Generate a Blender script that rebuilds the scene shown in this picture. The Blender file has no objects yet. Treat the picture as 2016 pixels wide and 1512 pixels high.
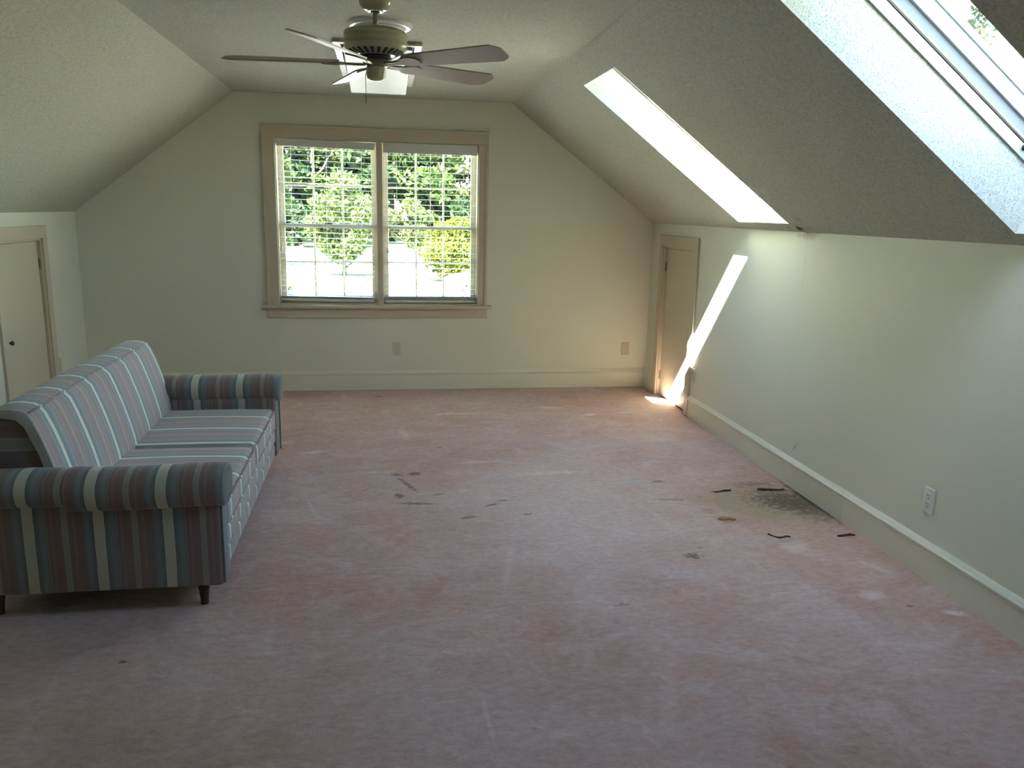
import bpy, bmesh, math, random
import numpy as np
from mathutils import Vector, Matrix

# ------------------------------------------------------------------ camera, sky, sun, exposure
sc = bpy.context.scene
COL = sc.collection
W, D, H, HK, CA, CB, BT = 4.791, 7.065, 2.44, 1.479, 1.259, 3.499, 0.171   # room: width, far wall, ceiling, knee wall, slope tops, baseboard
YB = -2.6                                                                # wall behind the camera
GZ = -2.9                                                                # ground outside
yaw, pitch, roll, FPX = 0.16091, 0.21158, 0.02208, 1600.0
cam_d = bpy.data.cameras.new('camera'); cam = bpy.data.objects.new('camera', cam_d); COL.objects.link(cam)
fw = Vector((math.sin(yaw)*math.cos(pitch), math.cos(yaw)*math.cos(pitch), -math.sin(pitch)))
rt = Vector((math.cos(yaw), -math.sin(yaw), 0)); up = rt.cross(fw)
r2 = rt*math.cos(roll)+up*math.sin(roll); u2 = up*math.cos(roll)-rt*math.sin(roll)
M = Matrix((r2, u2, -fw)).transposed().to_4x4(); M.translation = Vector((2.406, 0, 1.5707))
cam.matrix_world = M
cam_d.sensor_fit = 'HORIZONTAL'; cam_d.sensor_width = 36.0; cam_d.lens = 36.0*FPX/2016
cam_d.clip_start = 0.05; cam_d.clip_end = 1000
sc.camera = cam

SUN_DIR = Vector((0.265, 0.75, -1.0)).normalized()                       # direction the sunlight travels
world = bpy.data.worlds.new('world'); sc.world = world; world.use_nodes = True
wn = world.node_tree.nodes; wl = world.node_tree.links
sky = wn.new('ShaderNodeTexSky'); sky.sky_type = 'NISHITA'; sky.sun_disc = False
sky.sun_elevation = math.asin(-SUN_DIR.z); sky.sun_rotation = math.atan2(-SUN_DIR.x, -SUN_DIR.y)
sky.air_density = 1.0; sky.dust_density = 0.35; sky.ozone_density = 1.0; sky.altitude = 10
bg = wn['Background']; bg.inputs['Strength'].default_value = 0.19
hz = wn.new('ShaderNodeHueSaturation'); hz.inputs['Saturation'].default_value = 0.95     # light summer haze
wl.new(sky.outputs['Color'], hz.inputs['Color']); wl.new(hz.outputs['Color'], bg.inputs['Color'])
sun_d = bpy.data.lights.new('sun', 'SUN'); sun_d.energy = 11.0; sun_d.angle = math.radians(0.55); sun_d.color = (1.0, 0.965, 0.90)
sun = bpy.data.objects.new('sun', sun_d); COL.objects.link(sun)
sun.rotation_euler = SUN_DIR.to_track_quat('-Z', 'Y').to_euler(); sun.location = (0, -5, 12)
sc.view_settings.view_transform = 'Standard'; sc.view_settings.look = 'None'
sc.view_settings.gamma = 1.0; sc.view_settings.use_curve_mapping = False
sc.view_settings.exposure = 4.3
sc.cycles.max_bounces = 9; sc.cycles.diffuse_bounces = 5; sc.cycles.glossy_bounces = 4
sc.cycles.transparent_max_bounces = 24; sc.cycles.caustics_reflective = False; sc.cycles.caustics_refractive = False
sc.cycles.use_denoising = True; sc.cycles.use_adaptive_sampling = True; sc.cycles.adaptive_threshold = 0.03

# ------------------------------------------------------------------ slope of the right ceiling
NS = Vector((H-HK, 0, W-CB)).normalized()           # outward normal of the right slope
SS = Vector((NS.z, 0, -NS.x))                       # down the slope
def S(u, y, off=0.0):
    return Vector((W, y, HK)) + SS*u + NS*off
SKY_Y = [(4.475, 5.16), (2.06, 2.74)]               # the two skylight wells
SU0, SU1 = -1.422, -0.075

def portal(name, centre, xdir, ydir, sx, sy):
    l = bpy.data.lights.new(name, 'AREA'); l.shape = 'RECTANGLE'; l.size = sx; l.size_y = sy
    l.cycles.is_portal = True
    o = bpy.data.objects.new(name, l); COL.objects.link(o)
    z = xdir.cross(ydir)
    m = Matrix((xdir, ydir, z)).transposed().to_4x4(); m.translation = centre
    o.matrix_world = m
portal('window_portal', Vector((2.39, D+0.16, 1.42)), Vector((1, 0, 0)), Vector((0, 0, 1)), 1.66, 1.36)
for (ya, yb) in SKY_Y:
    portal('skylight_portal', S((SU0+SU1)/2, (ya+yb)/2, 0.39), SS.copy(), Vector((0, 1, 0)) if SS.cross(Vector((0, 1, 0))).dot(NS) > 0 else Vector((0, -1, 0)), SU1-SU0, yb-ya)

# ------------------------------------------------------------------ material helpers
MATS = {}
def nodes_of(name):
    m = bpy.data.materials.new(name); m.use_nodes = True
    nt = m.node_tree
    return m, nt, nt.nodes, nt.links, nt.nodes['Principled BSDF']
def mixc(nt, fac, a, b, mode='MIX'):
    n = nt.nodes.new('ShaderNodeMix'); n.data_type = 'RGBA'; n.blend_type = mode
    for sock, v in ((n.inputs[0], fac), (n.inputs[6], a), (n.inputs[7], b)):
        if hasattr(v, 'links') or hasattr(v, 'is_output'): nt.links.new(v, sock)
        elif isinstance(v, (int, float)): sock.default_value = v
        else: sock.default_value = (*v, 1)
    return n.outputs[2]
def mathn(nt, op, a, b=0.0, clamp=False):
    n = nt.nodes.new('ShaderNodeMath'); n.operation = op; n.use_clamp = clamp
    for sock, v in ((n.inputs[0], a), (n.inputs[1], b)):
        if hasattr(v, 'is_output'): nt.links.new(v, sock)
        else: sock.default_value = v
    return n.outputs[0]
def noise(nt, vec, scale, detail=3, rough=0.55, dist=0.0):
    n = nt.nodes.new('ShaderNodeTexNoise'); n.inputs['Scale'].default_value = scale
    n.inputs['Detail'].default_value = detail; n.inputs['Roughness'].default_value = rough
    n.inputs['Distortion'].default_value = dist
    if vec is not None: nt.links.new(vec, n.inputs['Vector'])
    return n.outputs['Fac']
def rng(nt, v, a, b, c=0.0, d=1.0, smooth=False):
    n = nt.nodes.new('ShaderNodeMapRange'); n.interpolation_type = 'SMOOTHSTEP' if smooth else 'LINEAR'
    nt.links.new(v, n.inputs[0])
    for i, x in enumerate((a, b, c, d)): n.inputs[1+i].default_value = x
    return n.outputs[0]
def bump(nt, h, strength, dist, bs):
    n = nt.nodes.new('ShaderNodeBump'); n.inputs['Strength'].default_value = strength; n.inputs['Distance'].default_value = dist
    nt.links.new(h, n.inputs['Height']); nt.links.new(n.outputs[0], bs.inputs['Normal'])
def objco(nt):
    return nt.nodes.new('ShaderNodeTexCoord').outputs['Object']
def scaled(nt, v, s):
    n = nt.nodes.new('ShaderNodeVectorMath'); n.operation = 'MULTIPLY'; nt.links.new(v, n.inputs[0]); n.inputs[1].default_value = s
    return n.outputs[0]

def paint(name, col, rough=0.5, var=0.05, bscale=220, bstr=0.08, spec=0.35, grime=0.0):
    m, nt, N, L, b = nodes_of(name)
    v = objco(nt)
    f = noise(nt, v, 1.7, 4)
    c = mixc(nt, f, tuple(x*(1-var) for x in col), tuple(min(1, x*(1+var)) for x in col))
    if grime:
        g = rng(nt, noise(nt, v, 5.0, 6, 0.65, 0.6), 0.58, 0.75)
        c = mixc(nt, mathn(nt, 'MULTIPLY', g, grime), c, tuple(x*0.72 for x in col))
    L.new(c, b.inputs['Base Color']); b.inputs['Roughness'].default_value = rough
    b.inputs['Specular IOR Level'].default_value = spec
    bump(nt, noise(nt, v, bscale, 2), bstr, 0.002, b)
    MATS[name] = m; return m
def plain(name, col, rough=0.5, metal=0.0, var=0.06, scale=14):
    m, nt, N, L, b = nodes_of(name)
    v = objco(nt)
    c = mixc(nt, noise(nt, v, scale, 4), tuple(x*(1-var) for x in col), tuple(min(1, x*(1+var)) for x in col))
    L.new(c, b.inputs['Base Color']); b.inputs['Roughness'].default_value = rough; b.inputs['Metallic'].default_value = metal
    MATS[name] = m; return m
def popcorn(name, col, stain=False):
    m, nt, N, L, b = nodes_of(name)
    v = objco(nt)
    pn_ = noise(nt, v, 170, 2, 0.55, 0.4)
    pits = rng(nt, pn_, 0.36, 0.45)
    h = mathn(nt, 'ADD', pits, mathn(nt, 'MULTIPLY', noise(nt, v, 260, 2, 0.6), 0.35))
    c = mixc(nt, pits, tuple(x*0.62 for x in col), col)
    c = mixc(nt, mathn(nt, 'MULTIPLY', noise(nt, v, 2.0, 3), 0.6), c, tuple(x*0.95 for x in col))
    c = mixc(nt, 1.0, c, mixc(nt, rng(nt, noise(nt, v, 62, 3, 0.65), 0.35, 0.65), (0.86, 0.86, 0.86), (1.06, 1.06, 1.06)), 'MULTIPLY')
    if stain:
        for p, r, k, cc in stain:
            dn = N.new('ShaderNodeVectorMath'); dn.operation = 'DISTANCE'; L.new(v, dn.inputs[0]); dn.inputs[1].default_value = p
            dd = mathn(nt, 'ADD', dn.outputs['Value'], mathn(nt, 'MULTIPLY', mathn(nt, 'SUBTRACT', noise(nt, v, 22, 5, 0.7), 0.5), r*2.4))
            mk = rng(nt, dd, r, r*0.25, 0, k, True)
            c = mixc(nt, mk, c, cc)
    L.new(c, b.inputs['Base Color']); b.inputs['Roughness'].default_value = 0.9; b.inputs['Specular IOR Level'].default_value = 0.15
    bump(nt, h, 0.55, 0.003, b)
    MATS[name] = m; return m
def glassm(name, tint):
    m = bpy.data.materials.new(name); m.use_nodes = True; nt = m.node_tree; nt.nodes.clear()
    o = nt.nodes.new('ShaderNodeOutputMaterial'); t = nt.nodes.new('ShaderNodeBsdfTransparent'); g = nt.nodes.new('ShaderNodeBsdfGlossy')
    t.inputs[0].default_value = (*tint, 1); g.inputs['Roughness'].default_value = 0.03
    x = nt.nodes.new('ShaderNodeMixShader'); x.inputs[0].default_value = 0.05; nt.links.new(t.outputs[0], x.inputs[1]); nt.links.new(g.outputs[0], x.inputs[2])
    nt.links.new(x.outputs[0], o.inputs[0]); MATS[name] = m; return m
def leafm(name, c1, c2):
    m, nt, N, L, b = nodes_of(name)
    oi = N.new('ShaderNodeNewGeometry')
    c = mixc(nt, oi.outputs['Random Per Island'], c1, c2)
    L.new(c, b.inputs['Base Color']); b.inputs['Roughness'].default_value = 0.6; b.inputs['Specular IOR Level'].default_value = 0.2
    tr = N.new('ShaderNodeBsdfTranslucent'); L.new(c, tr.inputs[0])
    mx = N.new('ShaderNodeMixShader'); mx.inputs[0].default_value = 0.35
    L.new(b.outputs[0], mx.inputs[1]); L.new(tr.outputs[0], mx.inputs[2]); L.new(mx.outputs[0], N['Material Output'].inputs[0])
    MATS[name] = m; return m

# ------------------------------------------------------------------ mesh helpers
def link(name, me, mat=None, parent=None):
    o = bpy.data.objects.new(name, me); COL.objects.link(o)
    if mat is not None and me is not None and not me.materials: me.materials.append(MATS[mat] if isinstance(mat, str) else mat)
    if parent is not None: o.parent = parent
    return o
def from_bm(name, bm, mat, parent=None, smooth=False):
    bmesh.ops.recalc_face_normals(bm, faces=bm.faces)
    me = bpy.data.meshes.new(name); bm.to_mesh(me); bm.free()
    if smooth: me.shade_smooth()
    return link(name, me, mat, parent)
def from_py(name, verts, faces, mat, parent=None, smooth=False):
    me = bpy.data.meshes.new(name); me.from_pydata([tuple(v) for v in verts], [], faces); me.update()
    if smooth: me.shade_smooth()
    return link(name, me, mat, parent)
def bm_box(bm, lo, hi, bev=0.0, seg=2):
    r = bmesh.ops.create_cube(bm, size=1.0)
    vs = r['verts']
    for v in vs:
        v.co = Vector([lo[i] + (v.co[i]+0.5)*(hi[i]-lo[i]) for i in range(3)])
    if bev:
        es = list({e for v in vs for e in v.link_edges})
        bmesh.ops.bevel(bm, geom=es, offset=bev, segments=seg, affect='EDGES', profile=0.5)
def box(name, lo, hi, mat, parent=None, bev=0.0, seg=2, smooth=False):
    bm = bmesh.new(); bm_box(bm, lo, hi, bev, seg)
    return from_bm(name, bm, mat, parent, smooth)
def boxes(name, lst, mat, parent=None, bev=0.0):
    bm = bmesh.new()
    for lo, hi in lst: bm_box(bm, lo, hi, bev)
    return from_bm(name, bm, mat, parent)
def lathe(name, prof, mat, parent=None, seg=40, centre=(0, 0, 0), smooth=True):
    vs, fs = [], []
    n = len(prof)
    for k in range(seg):
        a = 2*math.pi*k/seg
        for r, z in prof: vs.append((centre[0]+r*math.cos(a), centre[1]+r*math.sin(a), centre[2]+z))
    for k in range(seg):
        for i in range(n-1):
            a0, a1 = k*n+i, ((k+1) % seg)*n+i
            fs.append((a0, a1, a1+1, a0+1))
    bm = bmesh.new(); me = bpy.data.meshes.new('t'); me.from_pydata(vs, [], fs); bm.from_mesh(me); bpy.data.meshes.remove(me)
    bmesh.ops.remove_doubles(bm, verts=bm.verts, dist=1e-5)
    o = from_bm(name, bm, mat, parent)
    if smooth:
        o.data.shade_smooth(); o.data.set_sharp_from_angle(angle=math.radians(35))
    return o
def tube(name, pts, r, mat, parent=None, seg=8):
    pts = [Vector(p) for p in pts]
    vs, fs = [], []
    for i, p in enumerate(pts):
        t = (pts[min(i+1, len(pts)-1)]-pts[max(i-1, 0)]).normalized()
        a = t.orthogonal().normalized() if i == 0 else (a - t*a.dot(t)).normalized()
        b = t.cross(a)
        rr = r[i] if isinstance(r, (list, tuple)) else r
        for k in range(seg):
            th = 2*math.pi*k/seg
            vs.append(p + (a*math.cos(th)+b*math.sin(th))*rr)
    for i in range(len(pts)-1):
        for k in range(seg):
            fs.append((i*seg+k, i*seg+(k+1) % seg, (i+1)*seg+(k+1) % seg, (i+1)*seg+k))
    fs.append(tuple(range(seg-1, -1, -1))); fs.append(tuple((len(pts)-1)*seg+k for k in range(seg)))
    return from_py(name, vs, fs, mat, parent, True)
def empty(name, loc, parent=None):
    o = bpy.data.objects.new(name, None); COL.objects.link(o); o.location = loc; o.empty_display_size = 0.1
    if parent: o.parent = parent
    return o
def tag(o, label=None, cat=None, group=None, kind=None):
    if label: o['label'] = label
    if cat: o['category'] = cat
    if group: o['group'] = group
    if kind: o['kind'] = kind
    return o
def struct(o, label, cat='wall'):
    return tag(o, label, cat, kind='structure')

# ------------------------------------------------------------------ materials
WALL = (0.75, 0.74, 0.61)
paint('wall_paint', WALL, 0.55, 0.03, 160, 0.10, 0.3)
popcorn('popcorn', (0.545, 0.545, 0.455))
popcorn('popcorn_right', (0.545, 0.545, 0.455), [((W-0.03, 4.40, HK+0.02), 0.055, 0.55, (0.30, 0.24, 0.17)), ((W-0.10, 4.30, HK+0.06), 0.035, 0.5, (0.34, 0.26, 0.18)), ((W-0.03, 4.52, HK+0.02), 0.03, 0.3, (0.3, 0.26, 0.2))])
paint('trim_paint', (0.60, 0.52, 0.39), 0.38, 0.03, 300, 0.03, 0.45, 0.15)
paint('base_paint', (0.76, 0.735, 0.60), 0.38, 0.03, 300, 0.03, 0.45, 0.1)
paint('door_paint', (0.60, 0.545, 0.40), 0.42, 0.03, 120, 0.04, 0.4, 0.1)
paint('sash_paint', (0.62, 0.57, 0.47), 0.4, 0.03, 300, 0.03)
paint('white_gloss', (0.62, 0.63, 0.55), 0.45, 0.02, 60, 0.01, 0.35)
plain('slat_white', (0.72, 0.71, 0.66), 0.4)
plain('plate_ivory', (0.62, 0.58, 0.46), 0.35)
plain('plate_white', (0.78, 0.77, 0.70), 0.35)
plain('plate_tan', (0.56, 0.49, 0.34), 0.4)
plain('dark_slot', (0.03, 0.028, 0.025), 0.7)
plain('brass_dark', (0.12, 0.09, 0.05), 0.35, 0.8)
plain('hinge_metal', (0.30, 0.26, 0.18), 0.4, 0.6)
plain('knob_white', (0.75, 0.72, 0.65), 0.25)
plain('fan_almond', (0.46, 0.44, 0.28), 0.28)
plain('fan_bracket', (0.34, 0.30, 0.22), 0.3, 0.4)
plain('blade_wood', (0.40, 0.34, 0.27), 0.4, 0, 0.15, 30)
plain('ring_white', (0.80, 0.80, 0.78), 0.3)
plain('skylight_frame', (0.36, 0.34, 0.28), 0.4)
plain('sash_grey', (0.46, 0.49, 0.49), 0.35)
plain('gasket', (0.17, 0.19, 0.21), 0.6)
plain('leg_wood', (0.07, 0.035, 0.025), 0.4)
plain('black_cloth', (0.02, 0.018, 0.017), 0.9)
plain('debris', (0.075, 0.052, 0.04), 0.85, 0, 0.4, 60)
plain('rust_debris', (0.33, 0.20, 0.09), 0.9, 0, 0.3, 60)
plain('cord', (0.75, 0.74, 0.70), 0.6)
glassm('glass', (0.94, 0.97, 0.96)); glassm('glass_tinted', (0.76, 0.79, 0.77))

# stripes of the sofa fabric, along a chosen local axis; one repeat is 0.248 m
BANDS = [(0.000, 'cream'), (0.160, 'dark'), (0.170, 'blue'), (0.225, 'bluel'), (0.305, 'blue'), (0.325, 'pale'), (0.335, 'mauve'), (0.385, 'mauvel'), (0.415, 'mauve'), (0.545, 'pale'),
         (0.555, 'greygreen'), (0.620, 'pale'), (0.630, 'mauve'), (0.700, 'mauvel'), (0.735, 'mauve'), (0.840, 'blue'), (0.870, 'bluel'), (0.945, 'blue'), (0.985, 'dark')]
BCOL = dict(cream=(0.60, 0.58, 0.46), dark=(0.11, 0.12, 0.12), blue=(0.19, 0.21, 0.20), bluel=(0.24, 0.26, 0.245), pale=(0.40, 0.36, 0.29), mauve=(0.25, 0.172, 0.152), mauvel=(0.29, 0.215, 0.195), greygreen=(0.33, 0.33, 0.26))
LIT_BCOL = dict(cream=(0.78, 0.80, 0.68), dark=(0.17, 0.20, 0.19), blue=(0.29, 0.335, 0.33), bluel=(0.37, 0.41, 0.40), pale=(0.50, 0.46, 0.42), mauve=(0.40, 0.32, 0.285), mauvel=(0.46, 0.385, 0.355), greygreen=(0.45, 0.44, 0.40))  # lit copy of BCOL: light on back and seat put into the colours
def fabric(name, axis, phase=0.0, gain=1.0, period=0.248, slim=0.0):
    m, nt, N, L, b = nodes_of(name)
    v = objco(nt); sp = N.new('ShaderNodeSeparateXYZ'); L.new(v, sp.inputs[0])
    wob = mathn(nt, 'MULTIPLY', mathn(nt, 'SUBTRACT', noise(nt, v, 9, 2), 0.5), 0.006)
    t = mathn(nt, 'ADD', mathn(nt, 'ADD', sp.outputs[axis], wob), phase)
    t = mathn(nt, 'FRACT', mathn(nt, 'ADD', mathn(nt, 'MULTIPLY', t, 1/period), 40.0))
    r = N.new('ShaderNodeValToRGB'); r.color_ramp.interpolation = 'CONSTANT'; L.new(t, r.inputs[0])
    els = r.color_ramp.elements
    while len(els) < len(BANDS): els.new(0.5)
    for e, (p, c) in zip(els, BANDS): e.position = p if p not in (0.160, 0.170) else p-slim; e.color = (*[x*gain for x in (LIT_BCOL if slim else BCOL)[c]], 1)
    s = [3.0, 3.0, 3.0]; s[axis] = 420.0
    th = noise(nt, scaled(nt, v, s), 1.0, 2)
    c = mixc(nt, 0.55, r.outputs[0], mixc(nt, th, (0.45, 0.45, 0.45), (1.0, 1.0, 1.0)), 'MULTIPLY')
    c2 = mixc(nt, rng(nt, noise(nt, v, 3.5, 4), 0.35, 0.75, 0, 0.22), mixc(nt, 0.5, c, r.outputs[0]), (0.38, 0.34, 0.32))
    L.new(c2, b.inputs['Base Color']); b.inputs['Roughness'].default_value = 0.95; b.inputs['Specular IOR Level'].default_value = 0.1
    b.inputs['Sheen Weight'].default_value = 0.25; b.inputs['Sheen Roughness'].default_value = 0.5
    bump(nt, noise(nt, v, 500, 2), 0.3, 0.002, b)
    MATS[name] = m; return m
fabric('fabric_x', 0, 0.075)
fabric('fabric_x_cover', 0, 0.083, 1.05)
fabric('fabric_y_lit', 1, 0.03, 1.16, 0.248, 0.055)
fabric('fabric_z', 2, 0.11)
fabric('fabric_mid_lit', 1, 0.036, 1.02, 0.248, 0.055)
fabric('fabric_side', 2, 0.325, 0.8, 0.62)

# carpet with wear, streaks, rust spots and the water-damaged corner
def blob_group():
    g = bpy.data.node_groups.new('blob', 'ShaderNodeTree')
    for nm, ty in (('Vector', 'NodeSocketVector'), ('Centre', 'NodeSocketVector'), ('Angle', 'NodeSocketFloat'), ('Inverse', 'NodeSocketVector'), ('Ragged', 'NodeSocketFloat'), ('Fine', 'NodeSocketFloat'), ('Soft', 'NodeSocketFloat')):
        g.interface.new_socket(nm, in_out='INPUT', socket_type=ty)
    g.interface.new_socket('Mask', in_out='OUTPUT', socket_type='NodeSocketFloat')
    i = g.nodes.new('NodeGroupInput'); o = g.nodes.new('NodeGroupOutput'); L = g.links
    s = g.nodes.new('ShaderNodeVectorMath'); s.operation = 'SUBTRACT'; L.new(i.outputs[0], s.inputs[0]); L.new(i.outputs[1], s.inputs[1])
    r = g.nodes.new('ShaderNodeVectorRotate'); r.rotation_type = 'Z_AXIS'; L.new(s.outputs[0], r.inputs['Vector']); L.new(i.outputs[2], r.inputs['Angle'])
    m = g.nodes.new('ShaderNodeVectorMath'); m.operation = 'MULTIPLY'; L.new(r.outputs[0], m.inputs[0]); L.new(i.outputs[3], m.inputs[1])
    ln = g.nodes.new('ShaderNodeVectorMath'); ln.operation = 'LENGTH'; L.new(m.outputs[0], ln.inputs[0])
    n = g.nodes.new('ShaderNodeTexNoise'); n.inputs['Detail'].default_value = 2.5; n.inputs['Roughness'].default_value = 0.65
    L.new(i.outputs[0], n.inputs['Vector']); L.new(i.outputs[5], n.inputs['Scale'])
    a = mathn(g, 'ADD', ln.outputs['Value'], mathn(g, 'MULTIPLY', mathn(g, 'SUBTRACT', n.outputs['Fac'], 0.5), i.outputs[4]))
    mr = g.nodes.new('ShaderNodeMapRange'); mr.interpolation_type = 'SMOOTHSTEP'; L.new(a, mr.inputs[0])
    mr.inputs[1].default_value = 1.0; L.new(i.outputs[6], mr.inputs[2]); mr.inputs[3].default_value = 0; mr.inputs[4].default_value = 1
    L.new(mr.outputs[0], o.inputs[0])
    return g
BLOB = blob_group()
def blob(nt, v, x, y, rx, ry, ang=0, ragged=1.2, fine=14, soft=0.2):
    n = nt.nodes.new('ShaderNodeGroup'); n.node_tree = BLOB; nt.links.new(v, n.inputs[0])
    n.inputs[1].default_value = (x, y, 0); n.inputs[2].default_value = math.radians(-ang); n.inputs[3].default_value = (1/rx, 1/ry, 0)
    n.inputs[4].default_value = ragged; n.inputs[5].default_value = fine; n.inputs[6].default_value = soft
    return n.outputs[0]
def carpet():
    m, nt, N, L, b = nodes_of('carpet')
    v = objco(nt)
    big = rng(nt, noise(nt, v, 1.1, 5, 0.6, 0.8), 0.36, 0.66)
    c = mixc(nt, big, (0.567, 0.345, 0.278), (0.619, 0.441, 0.385))
    # brushed nap, swept in different directions
    nap = rng(nt, noise(nt, scaled(nt, v, (2.4, 3.6, 1)), 1.0, 5, 0.72, 0.9), 0.46, 0.70)
    c = mixc(nt, mathn(nt, 'MULTIPLY', nap, 0.55), c, (0.751, 0.616, 0.577))
    nap2 = rng(nt, noise(nt, scaled(nt, v, (9.0, 2.6, 1)), 1.0, 5, 0.65, 0.8), 0.57, 0.72)
    c = mixc(nt, mathn(nt, 'MULTIPLY', nap2, 0.3), c, (0.780, 0.644, 0.605))
    lowf = rng(nt, noise(nt, v, 3.3, 6, 0.7, 0.5), 0.55, 0.75)
    c = mixc(nt, mathn(nt, 'MULTIPLY', lowf, 0.35), c, (0.442, 0.262, 0.214))
    # paler worn walkway through the middle
    c = mixc(nt, mathn(nt, 'MULTIPLY', blob(nt, v, 3.45, 4.0, 0.95, 1.5, -8, 0.9, 2.5, 0.1), 0.55), c, (0.751, 0.616, 0.584))
    c = mixc(nt, mathn(nt, 'MULTIPLY', blob(nt, v, 2.5, 2.3, 0.6, 0.9, 20, 0.9, 3, 0.1), 0.35), c, (0.678, 0.532, 0.499))
    for (x, y, rx, ry, an, k) in [(2.55, 5.6, .04, .28, 8, .35), (2.95, 6.15, .28, .05, 3, .5), (1.95, 5.2, .16, .05, 10, .6), (3.75, 6.3, .16, .06, -10, .6), (4.02, 6.05, .10, .05, 30, .6),
                                   (2.95, 3.35, .025, .45, -12, .22), (3.85, 3.75, .03, .30, 8, .22), (2.02, 4.2, .012, .35, 15, .25), (4.45, 2.9, .09, .07, 0, .6), (4.62, 3.18, .03, .14, 25, .45),
                                   (4.7, 2.72, .07, .03, -20, .9), (4.38, 3.42, .12, .10, 10, .5), (3.4, 4.65, .3, .05, 0, .45), (3.0, 4.9, .2, .04, 5, .45), (2.3, 4.75, .25, .03, 4, .2), (3.7, 3.0, .35, .05, 10, .15),
                                   (3.35, 2.35, .05, .3, -20, .2), (2.9, 2.15, .3, .03, 12, .2), (1.7, 5.45, .14, .05, 0, .55), (2.72, 2.25, .012, .22, 2, .3), (4.3, 6.1, .08, .04, 0, .6)]:
        c = mixc(nt, mathn(nt, 'MULTIPLY', blob(nt, v, x, y, rx, ry, an, 1.3, 9, 0.1), k), c, (0.884, 0.750, 0.712))
    # water-damaged tan area with black mould by the right baseboard
    c = mixc(nt, mathn(nt, 'MULTIPLY', blob(nt, v, 4.52, 4.03, 0.46, 0.40, -25, 1.0, 6, 0.45), 0.9), c, (0.46, 0.35, 0.245))
    c = mixc(nt, mathn(nt, 'MULTIPLY', blob(nt, v, 4.22, 4.08, 0.26, 0.10, 0, 1.4, 7, 0.2), 0.5), c, (0.47, 0.35, 0.25))
    c = mixc(nt, mathn(nt, 'MULTIPLY', blob(nt, v, 4.71, 3.97, 0.22, 0.40, 14, 2.0, 22, -0.1), 0.9), c, (0.13, 0.10, 0.075))
    c = mixc(nt, mathn(nt, 'MULTIPLY', blob(nt, v, 4.60, 4.03, 0.24, 0.20, -35, 3.0, 36, 0.0), 0.85), c, (0.11, 0.085, 0.065))
    c = mixc(nt, mathn(nt, 'MULTIPLY', blob(nt, v, 4.775, 4.02, 0.045, 0.46, 0, 1.0, 16, 0.2), 0.95), c, (0.054, 0.043, 0.037))
    c = mixc(nt, mathn(nt, 'MULTIPLY', blob(nt, v, 4.58, 4.33, 0.20, 0.07, 10, 2.4, 26, 0.0), 0.7), c, (0.264, 0.183, 0.135))
    for (x, y, rx, ry, an, rg, fn, k, cc) in [
            (2.585, 4.705, .055, .045, 20, 1.6, 30, .85, (.20, .105, .042)), (2.48, 4.70, .05, .035, 0, 2.4, 45, .7, (.20, .105, .042)), (2.535, 4.52, .02, .16, 22, 2.6, 45, .75, (.20, .105, .042)),
            (2.49, 4.33, .04, .05, 0, 2.0, 40, .75, (.20, .105, .042)), (2.57, 4.20, .13, .022, -10, 2.2, 40, .8, (.20, .105, .042)), (2.70, 4.33, .05, .015, 20, 2.0, 40, .6, (.20, .105, .042)),
            (2.98, 4.14, .05, .016, 25, 2.2, 40, .8, (.20, .105, .042)), (3.05, 4.20, .045, .018, 0, 2.2, 40, .7, (.20, .105, .042)), (2.84, 3.97, .05, .025, 20, 2.0, 40, .75, (.20, .105, .042)), (3.15, 3.98, .03, .02, 10, 2, 40, .7, (.20, .105, .042)),
            (3.83, 3.375, .05, .04, 0, 2.0, 40, .85, (.20, .105, .042)), (3.90, 3.47, .03, .015, 0, 2, 40, .6, (.20, .105, .042)), (4.18, 3.80, .075, .055, -25, 1.2, 24, .75, (.42, .25, .10)), (4.13, 3.93, .06, .06, -30, 1.2, 20, .55, (.38, .28, .17)),
            (4.33, 4.225, .10, .012, 0, 1.2, 24, .95, (.035, .027, .022)), (4.64, 4.215, .13, .014, 2, 1.0, 24, .95, (.03, .025, .02)), (4.02, 4.43, .05, .02, 0, 2.0, 30, .8, (.12, .11, .10)), (3.88, 4.45, .08, .05, 0, 2.2, 30, .6, (.50, .50, .48)),  # near-black lines put the carpet wrinkle's shadow into the colour
            (3.98, 4.12, .10, .02, -8, 2.6, 40, .6, (.20, .105, .042)), (2.36, 6.78, .07, .02, 20, 1.2, 20, .7, (.24, .07, .06)), (1.50, 2.74, .02, .012, 0, 1, 40, .8, (.05, .04, .035)), (3.36, 2.95, .05, .02, 0, 2.2, 40, .5, (.20, .105, .042)),
            (4.55, 2.80, .02, .015, 0, 1, 40, .6, (.20, .105, .042)), (2.78, 5.25, .02, .03, 0, 1.5, 40, .5, (.20, .105, .042))]:
        c = mixc(nt, mathn(nt, 'MULTIPLY', blob(nt, v, x, y, rx, ry, an, rg*1.5 if fn >= 40 else rg, fn*1.4 if fn >= 40 else fn, 0.35), k), c, cc)
    c = mixc(nt, 1.0, c, mixc(nt, rng(nt, noise(nt, scaled(nt, v, (1.0, 1.8, 1)), 22, 4, 0.75, 0.4), 0.34, 0.66), (0.84, 0.83, 0.82), (1.10, 1.10, 1.11)), 'MULTIPLY')
    grain = noise(nt, v, 320, 2, 0.6)
    c = mixc(nt, 0.35, c, mixc(nt, grain, (0.5, 0.5, 0.5), (1.35, 1.35, 1.35)), 'MULTIPLY')
    L.new(c, b.inputs['Base Color']); b.inputs['Roughness'].default_value = 1.0; b.inputs['Specular IOR Level'].default_value = 0.05
    b.inputs['Sheen Weight'].default_value = 0.2
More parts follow.
